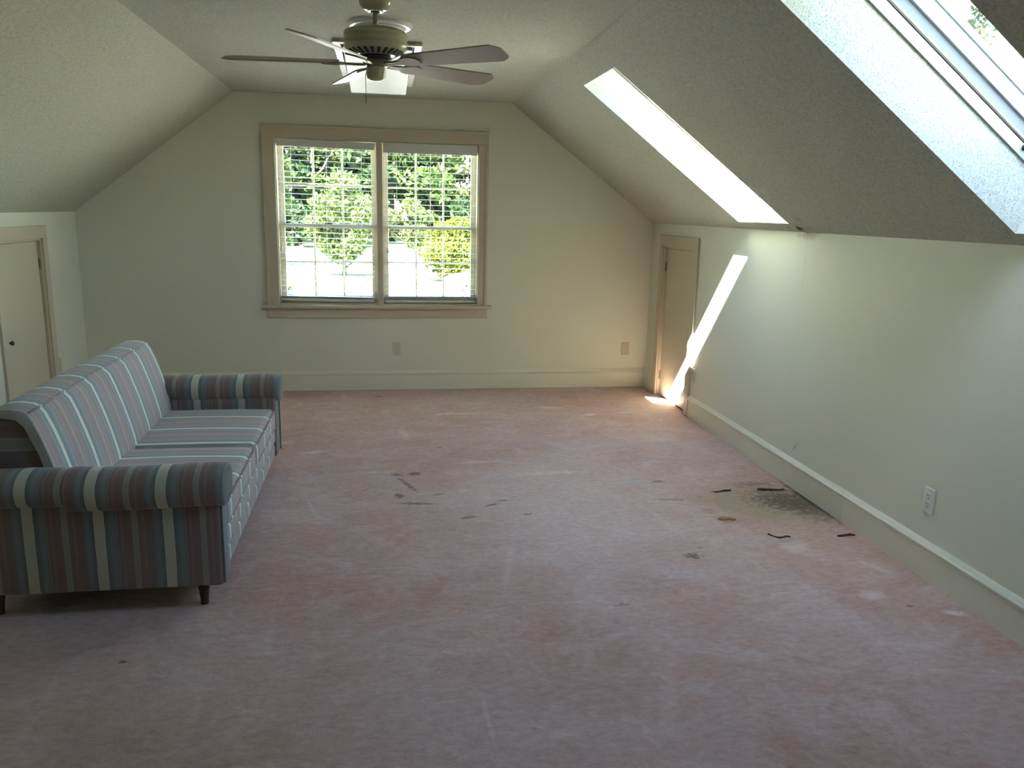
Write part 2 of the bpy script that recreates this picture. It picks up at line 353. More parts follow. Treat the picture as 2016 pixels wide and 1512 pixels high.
    h = mathn(nt, 'ADD', mathn(nt, 'MULTIPLY', noise(nt, v, 260, 2, 0.7), 0.5), mathn(nt, 'MULTIPLY', noise(nt, v, 11, 5, 0.7, 0.6), 1.2))
    bump(nt, h, 0.6, 0.012, b)
    MATS['carpet'] = m
carpet()

# right knee wall: taped seam, faint water mark, scuffs
def knee_wall():
    m, nt, N, L, b = nodes_of('wall_right_paint')
    v = objco(nt)
    c = mixc(nt, noise(nt, v, 1.5, 4), tuple(x*0.98 for x in WALL), tuple(x*1.02 for x in WALL))
    sp = N.new('ShaderNodeSeparateXYZ'); L.new(v, sp.inputs[0])
    y, z = sp.outputs[1], sp.outputs[2]
    seam = rng(nt, mathn(nt, 'ABSOLUTE', mathn(nt, 'SUBTRACT', mathn(nt, 'ADD', y, mathn(nt, 'MULTIPLY', noise(nt, v, 6, 3), 0.02)), 4.37)), 0.009, 0.0, 0, 1, True)
    seam = mathn(nt, 'MULTIPLY', seam, rng(nt, z, 0.85, 1.3))
    c = mixc(nt, mathn(nt, 'MULTIPLY', seam, 0.22), c, (0.45, 0.44, 0.36))
    sp2 = rng(nt, noise(nt, v, 26, 3, 0.6), 0.745, 0.80)
    c = mixc(nt, mathn(nt, 'MULTIPLY', sp2, 0.35), c, (0.40, 0.39, 0.33))
    def wblob(yy, zz, ry, rz, k, col, ang=0, rag=1.4):
        nonlocal c
        n = N.new('ShaderNodeVectorMath'); n.operation = 'SUBTRACT'; L.new(v, n.inputs[0]); n.inputs[1].default_value = (0, yy, zz)
        r = N.new('ShaderNodeVectorRotate'); r.rotation_type = 'X_AXIS'; r.inputs['Angle'].default_value = math.radians(-ang); L.new(n.outputs[0], r.inputs['Vector'])
        mm = N.new('ShaderNodeVectorMath'); mm.operation = 'MULTIPLY'; L.new(r.outputs[0], mm.inputs[0]); mm.inputs[1].default_value = (0, 1/ry, 1/rz)
        ln = N.new('ShaderNodeVectorMath'); ln.operation = 'LENGTH'; L.new(mm.outputs[0], ln.inputs[0])
        a = mathn(nt, 'ADD', ln.outputs['Value'], mathn(nt, 'MULTIPLY', mathn(nt, 'SUBTRACT', noise(nt, v, 18, 5, 0.7), 0.5), rag))
        c = mixc(nt, rng(nt, a, 1.0, 0.2, 0, k, True), c, col)
    wblob(4.27, 0.245, 0.012, 0.085, 0.6, (0.36, 0.37, 0.32), 40)
    wblob(4.25, 0.27, 0.08, 0.07, 0.12, (0.5, 0.5, 0.42))
    wblob(4.36, 1.46, 0.16, 0.035, 0.5, (0.36, 0.31, 0.22))
    L.new(c, b.inputs['Base Color']); b.inputs['Roughness'].default_value = 0.5; b.inputs['Specular IOR Level'].default_value = 0.35
    bump(nt, noise(nt, v, 150, 2), 0.08, 0.002, b)
    MATS['wall_right_paint'] = m
knee_wall()

# ------------------------------------------------------------------ the room shell
fl = from_py('floor', [(-0.13, YB, 0), (W+0.13, YB, 0), (W+0.13, D, 0), (-0.13, D, 0)], [(0, 1, 2, 3)], 'carpet'); struct(fl, 'worn stained dusty pink carpet covering the attic floor', 'carpet')
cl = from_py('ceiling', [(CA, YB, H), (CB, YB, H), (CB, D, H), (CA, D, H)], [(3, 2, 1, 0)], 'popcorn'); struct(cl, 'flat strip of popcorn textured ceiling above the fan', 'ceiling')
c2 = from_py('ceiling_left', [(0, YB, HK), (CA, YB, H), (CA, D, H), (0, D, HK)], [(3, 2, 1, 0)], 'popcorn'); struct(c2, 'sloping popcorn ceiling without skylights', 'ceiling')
# right slope with two openings
us = [-(Vector((CB, 0, H))-Vector((W, 0, HK))).length, SU0, SU1, 0.0]
ys = [YB, *SKY_Y[1], *SKY_Y[0], D]; ny_ = len(ys)
vs, fs = [], []
for u in us:
    for y in ys: vs.append(S(u, y))
for i in range(3):
    for j in range(ny_-1):
        if i == 1 and j in (1, 3): continue
        a = i*ny_+j; fs.append((a, a+ny_, a+ny_+1, a+1))
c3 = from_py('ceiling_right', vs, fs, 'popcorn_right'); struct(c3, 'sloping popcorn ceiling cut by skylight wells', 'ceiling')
# small hole torn at the ceiling corner
hb = bmesh.new(); bmesh.ops.create_icosphere(hb, subdivisions=2, radius=0.5)
random.seed(3)
for v in hb.verts: v.co = S(-0.035 + v.co.x*0.03*random.uniform(.7, 1.2), 4.41 + v.co.y*0.06*random.uniform(.6, 1.3), -0.001 + v.co.z*0.006)
ho = from_bm('torn_hole', hb, 'dark_slot', c3); tag(ho, 'small dark torn hole in the plaster')
for k, (uu, yy, ln_) in enumerate([(-0.03, 4.30, .06), (-0.055, 4.27, .05), (-0.012, 4.33, .05), (-0.015, 4.22, .04)]):
    fb = bmesh.new(); bmesh.ops.create_grid(fb, x_segments=4, y_segments=2, size=0.5)
    for v in fb.verts: v.co = S(uu + v.co.y*0.014 + random.uniform(-.003, .003), yy + v.co.x*ln_, -0.003 - 0.010*abs(v.co.x) - random.uniform(0, .006))
    from_bm('peeling_flake', fb, 'popcorn_right', c3)
# wells
for (ya, yb) in SKY_Y:
    d = 0.205
    q = [(S(SU0, ya), S(SU1, ya), S(SU1, ya, d), S(SU0, ya, d)), (S(SU0, yb), S(SU0, yb, d), S(SU1, yb, d), S(SU1, yb)),
         (S(SU0, ya), S(SU0, ya, d), S(SU0, yb, d), S(SU0, yb)), (S(SU1, ya), S(SU1, yb), S(SU1, yb, d), S(SU1, ya, d))]
    vv = [p for f in q for p in f]
    from_py('skylight_well', vv, [(4*i, 4*i+1, 4*i+2, 4*i+3) for i in range(4)], 'popcorn', c3)

WX0, WX1, WZ0, WZ1 = 1.558, 3.226, 0.742, 2.096      # window opening
far = [(0, 0), (WX0, 0), (WX0, H), (CA, H), (0, HK), (WX1, 0), (W, 0), (W, HK), (CB, H), (WX1, H), (WX0, WZ0), (WX1, WZ0), (WX0, WZ1), (WX1, WZ1)]
wf = from_py('wall_far', [(x, D, z) for x, z in far], [(0, 1, 10, 12, 2, 3, 4), (5, 6, 7, 8, 9, 13, 11), (1, 5, 11, 10), (12, 13, 9, 2)], 'wall_paint'); struct(wf, 'cream painted gable wall around the double window')
back = [(0, 0), (W, 0), (W, HK), (CB, H), (CA, H), (0, HK)]
wb = from_py('wall_back', [(x, YB, z) for x, z in back], [(0, 1, 2, 3, 4, 5)], 'wall_paint'); struct(wb, 'cream painted gable wall opposite the double window')
DR0, DR1, DT = 6.02, 6.72, 1.297                       # right access door opening
DL0, DL1 = 5.64, 6.34                                  # left access door opening
def knee(name, X, y0, y1, mat):
    P = [(X, YB, 0), (X, y0, 0), (X, y0, DT), (X, y0, HK), (X, YB, HK), (X, y1, 0), (X, D, 0), (X, D, HK), (X, y1, HK), (X, y1, DT)]
    return from_py(name, P, [(0, 1, 2, 3, 4), (5, 6, 7, 8, 9), (2, 9, 8, 3)], mat)
struct(knee('wall_right', W, DR0, DR1, 'wall_right_paint'), 'cream knee wall below the skylights')
struct(knee('wall_left', 0, DL0, DL1, 'wall_paint'), 'cream knee wall behind the striped sofa')

# baseboards with a cap moulding: profile (depth, height)
BP = [(0.0, 0.0), (0.014, 0.0), (0.014, 0.128), (0.011, 0.131), (0.011, 0.134), (0.019, 0.137), (0.021, 0.146), (0.015, 0.154), (0.010, 0.164), (0.005, 0.171), (0.0, 0.171)]
def base_run(name, p0, p1, inward, parent):
    p0, p1, inward = Vector(p0), Vector(p1), Vector(inward)
    n = len(BP); v = [p0+inward*d+Vector((0, 0, z)) for d, z in BP]+[p1+inward*d+Vector((0, 0, z)) for d, z in BP]
    f = [(i, i+1, n+i+1, n+i) for i in range(n-1)]+[tuple(range(n)), tuple(range(2*n-1, n-1, -1))]
    return from_py(name, v, f, 'base_paint', parent)
b_ = empty('baseboard_far', (0, 0, 0)); struct(b_, 'beige baseboard with moulded cap under the double window', 'baseboard')
base_run('baseboard_board', (0, D, 0), (W, D, 0), (0, -1, 0), b_)
b_ = empty('baseboard_right', (0, 0, 0)); struct(b_, 'beige baseboard with moulded cap along the skylit knee wall', 'baseboard')
base_run('baseboard_board', (W, YB, 0), (W, 3.71, 0), (-1, 0, 0), b_)
base_run('baseboard_board', (W, 3.712, 0), (W, DR0-0.082, 0), (-1, 0, 0), b_)
base_run('baseboard_board', (W, DR1+0.082, 0), (W, D-0.01, 0), (-1, 0, 0), b_)
b_ = empty('baseboard_left', (0, 0, 0)); struct(b_, 'beige baseboard with moulded cap behind the sofa', 'baseboard')
base_run('baseboard_board', (0, YB, 0), (0, DL0-0.082, 0), (1, 0, 0), b_)
base_run('baseboard_board', (0, DL1+0.082, 0), (0, D-0.01, 0), (1, 0, 0), b_)
b_ = empty('baseboard_back', (0, 0, 0)); struct(b_, 'beige baseboard with moulded cap on the gable wall opposite the window', 'baseboard')
base_run('baseboard_board', (0.02, YB, 0), (W-0.02, YB, 0), (0, 1, 0), b_)

# access doors in the knee walls
def access_door(name, X, sx, y0, y1, label, knob_mat, hinge_y, knob_y):
    # sx = +1: the room lies towards +X of the wall
    root = empty(name, (X, (y0+y1)/2, 0)); struct(root, label, 'door')
    def bx(nm, x0, x1, ya, yb, za, zb, mat, par=root, bev=0.002):
        lo = (min(x0*sx, x1*sx), ya-root.location.y, za); hi = (max(x0*sx, x1*sx), yb-root.location.y, zb)
        return box(nm, lo, hi, mat, par, bev)
    c = 0.08
    for (ya, yb, za, zb) in ((y0-c, y0, 0, DT), (y1, y1+c, 0, DT), (y0-c, y1+c, DT, DT+0.09)):
        cs = bx('casing', 0.0, 0.019, ya, yb, za, zb, 'trim_paint')
    for (ya, yb, za, zb) in ((y0-0.002, y0+0.014, 0, DT), (y1-0.014, y1+0.002, 0, DT), (y0, y1, DT-0.014, DT+0.002)):
        bx('jamb', -0.11, 0.004, ya, yb, za, zb, 'trim_paint')
    bx('door_slab', -0.052, -0.018, y0+0.017, y1-0.017, 0.012, DT-0.018, 'door_paint')
    bx('threshold_void', -0.11, -0.055, y0, y1, 0.0, DT, 'dark_slot')
    for z in (0.18, 1.12):
        h = bx('hinge', -0.022, -0.006, hinge_y-0.006, hinge_y+0.006, z-0.038, z+0.038, 'hinge_metal')
    k = lathe('knob', [(0, 0), (0.008, 0), (0.007, 0.012), (0.014, 0.018), (0.016, 0.026), (0.011, 0.033), (0, 0.035)], knob_mat, root, 20)
    k.rotation_euler = (0, math.radians(90)*sx, 0); k.location = (-0.018*sx, knob_y-root.location.y, 0.64)
    return root
access_door('door_1', W, -1, DR0, DR1, 'low beige attic access door in the sunlit knee wall', 'knob_white', DR1-0.016, DR0+0.07)
access_door('door_2', 0, 1, DL0, DL1, 'low beige attic access door behind the sofa', 'brass_dark', DL1-0.016, DL0+0.075)

# ------------------------------------------------------------------ the double window
win = empty('window_1', (0, D, 0)); struct(win, 'double hung twin window with beige casing and muntins', 'window')
def wbox(nm, x0, x1, y0, y1, z0, z1, mat, par=win, bev=0.002): return box(nm, (x0, y0, z0), (x1, y1, z1), mat, par, bev)
CW = 0.10
for nm, x0, x1, z0, z1 in (('casing', WX0-CW, WX0, WZ0, WZ1), ('casing', WX1, WX1+CW-0.02, WZ0, WZ1), ('casing', WX0-CW, WX1+CW-0.02, WZ1, WZ1+CW)):
    cs = wbox(nm, x0, x1, -0.018, 0.0, z0, z1, 'trim_paint')
    # raised outer bead
    if z1 > WZ1+0.01: wbox('casing_bead', x0, x1, -0.026, -0.018, z1-0.022, z1, 'trim_paint', cs)
    elif x0 < 2: wbox('casing_bead', x0, x0+0.022, -0.026, -0.018, z0, z1, 'trim_paint', cs)
    else: wbox('casing_bead', x1-0.022, x1, -0.026, -0.018, z0, z1, 'trim_paint', cs)
wbox('stool', 1.412, 3.352, -0.055, 0.03, WZ0-0.028, WZ0, 'trim_paint', win, 0.006)
wbox('apron', 1.462, 3.312, -0.02, 0.0, WZ0-0.108, WZ0-0.028, 'trim_paint')
for x0, x1, z0, z1 in ((WX0-0.02, WX0+0.008, WZ0, WZ1), (WX1-0.008, WX1+0.02, WZ0, WZ1), (WX0, WX1, WZ1-0.008, WZ1+0.02), (WX0, WX1, WZ0-0.03, WZ0+0.012)):
    wbox('jamb', x0, x1, 0.002, 0.15, z0, z1, 'sash_paint')
MX0, MX1 = 2.371, 2.421
wbox('mullion', MX0, MX1, -0.012, 0.15, WZ0, WZ1, 'trim_paint')
ZM = 1.40                                               # meeting rail
def sash(x0, x1, z0, z1, y0, top):
    f = 0.045; fb = 0.06 if not top else 0.032; ft = 0.045 if top else 0.032
    bm = bmesh.new()
    bm_box(bm, (x0, y0, z0), (x0+f, y0+0.035, z1), 0.002); bm_box(bm, (x1-f, y0, z0), (x1, y0+0.035, z1), 0.002)
    bm_box(bm, (x0+f, y0, z0), (x1-f, y0+0.035, z0+fb), 0.002); bm_box(bm, (x0+f, y0, z1-ft), (x1-f, y0+0.035, z1), 0.002)
    s = from_bm('sash', bm, 'sash_paint', win)
    gx0, gx1, gz0, gz1 = x0+f, x1-f, z0+fb, z1-ft
    for k in (1, 2):
        xx = gx0+(gx1-gx0)*k/3; box('muntin', (xx-0.008, y0+0.006, gz0), (xx+0.008, y0+0.03, gz1), 'sash_paint', s, 0.002)
    zz = (gz0+gz1)/2; box('muntin', (gx0, y0+0.007, zz-0.008), (gx1, y0+0.029, zz+0.008), 'sash_paint', s, 0.002)
    for i in range(3):
        for j in range(2):
            xa = gx0+(gx1-gx0)*i/3; za = gz0+(gz1-gz0)*j/2
            xb = gx0+(gx1-gx0)*(i+1)/3; zb = gz0+(gz1-gz0)*(j+1)/2
            box('pane', (xa, y0+0.0165, za), (xb, y0+0.0195, zb), 'glass_tinted', s)
    return s
for (x0, x1) in ((WX0+0.008, MX0), (MX1, WX1-0.008)):
    sash(x0, x1, WZ0+0.012, ZM+0.016, 0.065, False); sash(x0, x1, ZM-0.016, WZ1-0.008, 0.105, True)
    bm = bmesh.new(); xc = (x0+x1)/2
    bm_box(bm, (xc-0.03, 0.07, ZM+0.016), (xc+0.03, 0.098, ZM+0.026), 0.002); bm_box(bm, (xc-0.008, 0.072, ZM+0.024), (xc+0.032, 0.084, ZM+0.038), 0.002)
    from_bm('sash_lock', bm, 'brass_dark', win)

# venetian blinds, slats open
def blind(x0, x1, ztop, zbot, tilt, label, pitch, hr, gap_rows, stack):
    root = empty('window_blind', ((x0+x1)/2, D+0.028, ztop)); tag(root, label, 'blind', 'blinds in the double window')
    w = (x1-x0)/2
    hb = bmesh.new(); bm_box(hb, (-w, -0.026, -hr), (w, 0.022, 0), 0.003)
    hd = from_bm('headrail', hb, 'slat_white', root)
    box('valance', (-w, -0.034, -hr-0.012), (w, -0.028, 0.0), 'slat_white', root, 0.001)
    # one slightly crowned slat
    vs, fs = [], []
    nx, ny = 8, 6
    for j in range(ny+1):
        yy = -0.025+0.05*j/ny; zz = 0.0016*(1-(2*j/ny-1)**2)
        for i in range(nx+1): vs.append((-w+0.004+(2*w-0.008)*i/nx, yy, zz))
    m0 = len(vs); vs += [(x, y, z-0.0014) for x, y, z in vs]
    for j in range(ny):
        for i in range(nx):
            a = j*(nx+1)+i; fs.append((a, a+1, a+nx+2, a+nx+1)); fs.append((m0+a, m0+a+nx+1, m0+a+nx+2, m0+a+1))
    for i in range(nx):
        fs.append((i, m0+i, m0+i+1, i+1)); a = ny*(nx+1)+i; fs.append((a, a+1, m0+a+1, m0+a))
    for j in range(ny):
        a = j*(nx+1); fs.append((a, a+nx+1, m0+a+nx+1, m0+a)); a += nx; fs.append((a, m0+a, m0+a+nx+1, a+nx+1))
    sm = bpy.data.meshes.new('slat'); sm.from_pydata(vs, [], fs); sm.update(); sm.materials.append(MATS['slat_white'])
    L = ztop-zbot; z = -hr-0.03; k = 0; random.seed(int(x0*100))
    zend = -L+0.03+stack*0.0055
    while z > zend:
        s = bpy.data.objects.new('slat', sm); COL.objects.link(s); s.parent = root
        s.location = (random.uniform(-.002, .002), 0, z); s.rotation_euler = (math.radians(3.2+random.uniform(-.8, .8)-(7 if k in gap_rows else 0)), math.radians(random.uniform(-.25, .25)), 0)
        z -= pitch*random.uniform(0.97, 1.03); k += 1
    for i in range(stack):
        s = bpy.data.objects.new('slat', sm); COL.objects.link(s); s.parent = root; s.location = (random.uniform(-.003, .003), random.uniform(-.003, .003), -L+0.028+i*0.0055)
    box('bottom_rail', (-w+0.003, -0.026, -L), (w-0.003, 0.026, -L+0.022), 'slat_white', root, 0.004)
    for fx in (-0.72, 0.0, 0.72):
        for yy in (-0.0265, 0.0265): tube('ladder_cord', [(fx*w, yy, -hr), (fx*w, yy, -L+0.02)], 0.0011, 'cord', root, 5)
    pc = tube('pull_cord', [(-w+0.03, -0.036, -hr-0.01), (-w+0.032, -0.037, -0.45), (-w+0.03, -0.036, -0.86)], 0.0016, 'cord', root, 6)
    ts = lathe('cord_tassel', [(0, 0), (0.006, -0.004), (0.009, -0.03), (0.007, -0.04), (0, -0.041)], 'plate_ivory', pc, 12, (-w+0.03, -0.036, -0.86))
    root.rotation_euler = (0, math.radians(tilt), 0)
    return root
blind(WX0+0.014, MX0-0.010, 2.087, 0.772, 0.9, 'white venetian blind hanging crooked with its headrail dropped at one end', 0.0445, 0.045, (5, 6, 18), 3)
blind(MX1+0.008, WX1-0.012, 2.087, 0.764, 0.0, 'white venetian blind hanging level with a tall headrail', 0.0445, 0.068, (17, 19, 24), 5)

# ------------------------------------------------------------------ skylights
def ring(name, ua, ub, ya, yb, inset, out, o0, o1, mat, par, top=0.0):
    bm = bmesh.new()
    def slab(u0, u1, y0, y1):
        v = [bm.verts.new(S(u, y, o)) for o in (o0, o1) for (u, y) in ((u0, y0), (u1, y0), (u1, y1), (u0, y1))]
        for f in ((0, 1, 2, 3), (7, 6, 5, 4), (0, 4, 5, 1), (1, 5, 6, 2), (2, 6, 7, 3), (3, 7, 4, 0)): bm.faces.new([v[i] for i in f])
    slab(ua-out, ub+out, ya-out, ya+inset); slab(ua-out, ub+out, yb-inset, yb+out)
    slab(ua-out, ua+inset+top, ya+inset, yb-inset); slab(ub-inset, ub+out, ya+inset, yb-inset)
    return from_bm(name, bm, mat, par)
for n_, (ya, yb) in enumerate(SKY_Y):
    r_ = empty('window_%d' % (n_+2), S((SU0+SU1)/2, (ya+yb)/2, 0.2)); struct(r_, ('skylight above the access door throwing a sun stripe on the wall', 'skylight showing a pine tree beyond its grey frame')[n_], 'skylight')
    inv = Matrix.Translation(-r_.location)
    for nm, ins, out, o0, o1, mt in (('frame', 0.010, 0.07, 0.200, 0.240, 'skylight_frame'), ('gasket', -0.004, 0.07, 0.240, 0.252, 'dark_slot'), ('frame_lip', 0.010, 0.07, 0.252, 0.258, 'plate_white'),
                                     ('gasket', 0.004, 0.07, 0.258, 0.300, 'gasket'), ('sash', 0.016, 0.07, 0.300, 0.352, 'sash_grey'), ('glazing_bead', 0.024, 0.07, 0.352, 0.376, 'sash_grey')):
        o = ring(nm, SU0, SU1, ya, yb, ins, out, o0, o1, mt, r_, 0.12 if nm in ('sash', 'glazing_bead') else 0.0); o.matrix_parent_inverse = inv
    v = [S(u, y, 0.362) for (u, y) in ((SU0+.02, ya+.02), (SU1-.02, ya+.02), (SU1-.02, yb-.02), (SU0+.02, yb-.02))]+[S(u, y, 0.366) for (u, y) in ((SU0+.02, ya+.02), (SU1-.02, ya+.02), (SU1-.02, yb-.02), (SU0+.02, yb-.02))]
    g = from_py('pane', v, [(0, 1, 2, 3), (7, 6, 5, 4), (0, 4, 5, 1), (1, 5, 6, 2), (2, 6, 7, 3), (3, 7, 4, 0)], 'glass', r_); g.matrix_parent_inverse = inv
    # hand latch at the lower edge of the sash
    lt = bmesh.new(); bmesh.ops.create_uvsphere(lt, u_segments=12, v_segments=8, radius=0.012)
    for vv in lt.verts: vv.co = S(SU1-0.20, yb-0.014, 0.232)+vv.co
    o = from_bm('latch', lt, 'dark_slot', r_, True); o.matrix_parent_inverse = inv

# ------------------------------------------------------------------ wall plates
def outlet(loc, face, label, mat, kind='outlet'):
    root = empty('outlet_plate' if kind == 'outlet' else 'blank_plate', loc); tag(root, label, 'outlet' if kind == 'outlet' else 'wall plate')
    root.rotation_euler = (0, 0, face)                  # local -Y faces the room
    box('plate', (-0.035, -0.006, -0.0575), (0.035, 0.0, 0.0575), mat, root, 0.0025)
    if kind == 'outlet':
        for z in (-0.0195, 0.0195):
            r = lathe('receptacle', [(0, 0), (0.0165, 0), (0.0165, 0.0015), (0.0155, 0.0025), (0, 0.0025)], mat, root, 24)
            r.rotation_euler = (math.radians(90), 0, 0); r.location = (0, -0.006, z)
            for x, hgt in ((-0.0063, 0.009), (0.0063, 0.007)):
                box('slot', (x-0.0014, 0.003+0.0-hgt/2+0.003, 0.0022), (x+0.0014, 0.003+hgt/2+0.003, 0.0030), 'dark_slot', r)
            box('ground_hole', (-0.0026, -0.0115, 0.0022), (0.0026, -0.0065, 0.0030), 'dark_slot', r)
        lathe('screw', [(0, 0), (0.003, 0), (0.002, 0.001), (0, 0.0012)], mat, root, 10).location = (0, -0.006, 0)
    else:
        for z in (-0.04, 0.04):
            s = lathe('screw', [(0, 0), (0.003, 0), (0.002, 0.001), (0, 0.0012)], mat, root, 10); s.rotation_euler = (math.radians(90), 0, 0); s.location = (0, -0.006, z)
    return root
outlet((2.525, D, 0.358), 0, 'ivory duplex outlet below the double window', 'plate_ivory')
outlet((4.590, D, 0.352), 0, 'tan blank cover plate on the gable wall near the corner', 'plate_tan', 'blank')
outlet((W, 5.888, 0.337), -math.pi/2, 'white duplex outlet beside the sunlit access door', 'plate_ivory')
outlet((W, 3.078, 0.350), -math.pi/2, 'white duplex outlet low on the open stretch of knee wall', 'plate_white')
outlet((0, 6.462, 0.345), math.pi/2, 'tan blank cover plate beside the access door behind the sofa', 'plate_tan', 'blank')

# ------------------------------------------------------------------ ceiling fan
FX, FY = 2.392, 3.65
fan = empty('ceiling_fan', (FX, FY, H)); tag(fan, 'almond five blade ceiling fan with short downrod and pull chain', 'ceiling fan')
cp = lathe('canopy', [(0, 0), (0.068, 0), (0.068, -0.045), (0.063, -0.062), (0.047, -0.076), (0.030, -0.082), (0.022, -0.082)], 'fan_almond', fan)
lathe('canopy_ring', [(0.018, -0.080), (0.032, -0.080), (0.032, -0.085), (0.018, -0.085)], 'ring_white', cp)
lathe('canopy_gap', [(0.0, -0.0835), (0.0185, -0.0835), (0.0185, -0.089), (0.0, -0.089)], 'dark_slot', cp)
tube('downrod', [(0, 0, -0.078), (0, 0, -0.150)], 0.0105, 'fan_almond', fan, 16)
hs = lathe('motor_housing', [(0.0, -0.146), (0.055, -0.148), (0.105, -0.155), (0.124, -0.162), (0.131, -0.170), (0.131, -0.182), (0.1285, -0.184), (0.1285, -0.191), (0.131, -0.193), (0.131, -0.205), (0.1285, -0.207), (0.1285, -0.213),
                             (0.130, -0.215), (0.130, -0.224), (0.122, -0.236), (0.078, -0.254), (0.062, -0.256), (0.0, -0.256)], 'fan_almond', fan, 56)
sb = bmesh.new()
for k in range(24):
    a = 2*math.pi*(k+0.5)/24
    r0, r1 = 0.080, 0.116; z0, z1 = -0.2545, -0.2395
    ca, sa = math.cos(a), math.sin(a); tx, ty = -sa*0.0055, ca*0.0055
    pts = [(r0*ca-tx, r0*sa-ty, z0), (r0*ca+tx, r0*sa+ty, z0), (r1*ca+tx*1.3, r1*sa+ty*1.3, z1), (r1*ca-tx*1.3, r1*sa-ty*1.3, z1)]
    vv = [sb.verts.new((x, y, z-0.0012)) for x, y, z in pts]+[sb.verts.new((x, y, z+0.004)) for x, y, z in pts]
    for f in ((0, 1, 2, 3), (7, 6, 5, 4), (0, 4, 5, 1), (1, 5, 6, 2), (2, 6, 7, 3), (3, 7, 4, 0)): sb.faces.new([vv[i] for i in f])
o = from_bm('vent_slots', sb, 'dark_slot', hs); o['kind'] = 'stuff'
lathe('flywheel', [(0, -0.255), (0.060, -0.256), (0.066, -0.262), (0.066, -0.268), (0.058, -0.272), (0.0, -0.272)], 'dark_slot', fan)
lathe('blade_hub', [(0, -0.270), (0.050, -0.270), (0.054, -0.276), (0.054, -0.292), (0.046, -0.298), (0.0, -0.298)], 'fan_bracket', fan)
sw = lathe('switch_housing', [(0, -0.297), (0.036, -0.297), (0.040, -0.302), (0.0405, -0.330), (0.036, -0.346), (0.022, -0.355), (0.0, -0.357)], 'fan_almond', fan)
tube('pull_chain', [(-0.040, -0.01, -0.318), (-0.043, -0.01, -0.335), (-0.043, -0.01, -0.445)], 0.0013, 'brass_dark', sw, 6)
def blade(angle, k):
    # local: x outward, y chord
    br = 0.155; L0 = 0.620
    out = []
    hw0, hw1 = 0.050, 0.0665
    out += [(br, -hw0*0.8), (br+0.02, -hw0), (L0-0.045, -hw1), (L0-0.034, -hw1*0.97), (L0-0.006, -hw1*0.62), (L0, -hw1*0.50), (L0, hw1*0.50), (L0-0.006, hw1*0.62), (L0-0.034, hw1*0.97), (L0-0.045, hw1), (br+0.02, hw0), (br, hw0*0.8)]
    bm = bmesh.new()
    lo = [bm.verts.new((x, y, -0.003)) for x, y in out]; hi = [bm.verts.new((x, y, 0.003)) for x, y in out]
    bm.faces.new(lo[::-1]); bm.faces.new(hi)
    for i in range(len(out)): bm.faces.new((lo[i], lo[(i+1) % len(out)], hi[(i+1) % len(out)], hi[i]))
    bl = from_bm('blade', bm, 'blade_wood', fan)
    bl.location = (0, 0, -0.283); bl.rotation_mode = 'QUATERNION'
    bl.rotation_quaternion = Matrix.Rotation(angle, 3, 'Z').to_quaternion() @ Matrix.Rotation(math.radians(-15), 3, 'X').to_quaternion()
    # bracket: arm from the hub with a spoon shaped plate under the blade
    pl = [(0.045, 0.012), (0.09, 0.011), (0.125, 0.016), (0.15, 0.033), (0.175, 0.040), (0.20, 0.036), (0.22, 0.022), (0.228, 0.0)]
    ol = [(x, -y) for x, y in pl]+[(x, y) for x, y in pl[::-1][1:]]
    bm = bmesh.new()
    lo = [bm.verts.new((x, y, -0.010 if x > 0.12 else -0.012)) for x, y in ol]; hi = [bm.verts.new((x, y, -0.0032)) for x, y in ol]
    bm.faces.new(lo[::-1]); bm.faces.new(hi)
    for i in range(len(ol)): bm.faces.new((lo[i], lo[(i+1) % len(ol)], hi[(i+1) % len(ol)], hi[i]))
    bk = from_bm('blade_bracket', bm, 'fan_bracket', bl)
for k, a in enumerate((33, 105, 176, 244, 322)): blade(math.radians(a), k)

# round white ceiling fixture ring behind the fan
rg = empty('recessed_light', (2.412, 4.30, H)); tag(rg, 'round recessed ceiling light with white double trim ring behind the fan', 'ceiling light')
lathe('trim_ring', [(0.118, 0.0), (0.158, 0.0), (0.157, -0.010), (0.146, -0.018), (0.128, -0.016), (0.120, -0.008), (0.118, 0.0)], 'ring_white', rg, 48)
lathe('inner_ring', [(0.092, 0.0), (0.118, 0.0), (0.118, -0.022), (0.106, -0.032), (0.094, -0.026), (0.092, 0.0)], 'ring_white', rg, 48)
lathe('dark_baffle', [(0.0, -0.002), (0.093, -0.002), (0.093, -0.0215), (0.086, -0.006), (0.0, -0.006)], 'dark_slot', rg, 32)

# attic hatch in the flat ceiling, its glossy panel sagging at the far end
ht = empty('attic_hatch', (2.395, 5.4, H)); tag(ht, 'narrow attic hatch with beige trim and glossy white sagging panel', 'hatch')
def hb_(nm, x0, x1, y0, y1, z0, z1, mat): return box(nm, (x0-2.395, y0-5.4, z0-H), (x1-2.395, y1-5.4, z1-H), mat, ht, 0.002)
hb_('hatch_trim', 2.160, 2.200, 4.70, 6.25, H-0.019, H-0.001, 'trim_paint'); hb_('hatch_trim', 2.598, 2.638, 4.70, 6.25, H-0.019, H-0.001, 'trim_paint')
hb_('hatch_trim', 2.200, 2.598, 4.70, 4.74, H-0.019, H-0.001, 'trim_paint'); hb_('hatch_trim', 2.200, 2.598, 6.21, 6.25, H-0.019, H-0.001, 'trim_paint')
hb_('hatch_void', 2.200, 2.598, 4.74, 6.21, H-0.006, H-0.001, 'dark_slot')
hp = box('hatch_panel', (-0.186, 0.0, -0.014), (0.186, 1.22, 0.0), 'white_gloss', ht, 0.002)
hp.location = (0.004, 4.76-5.4, -0.019); hp.rotation_euler = (math.radians(-3.6), 0, 0)

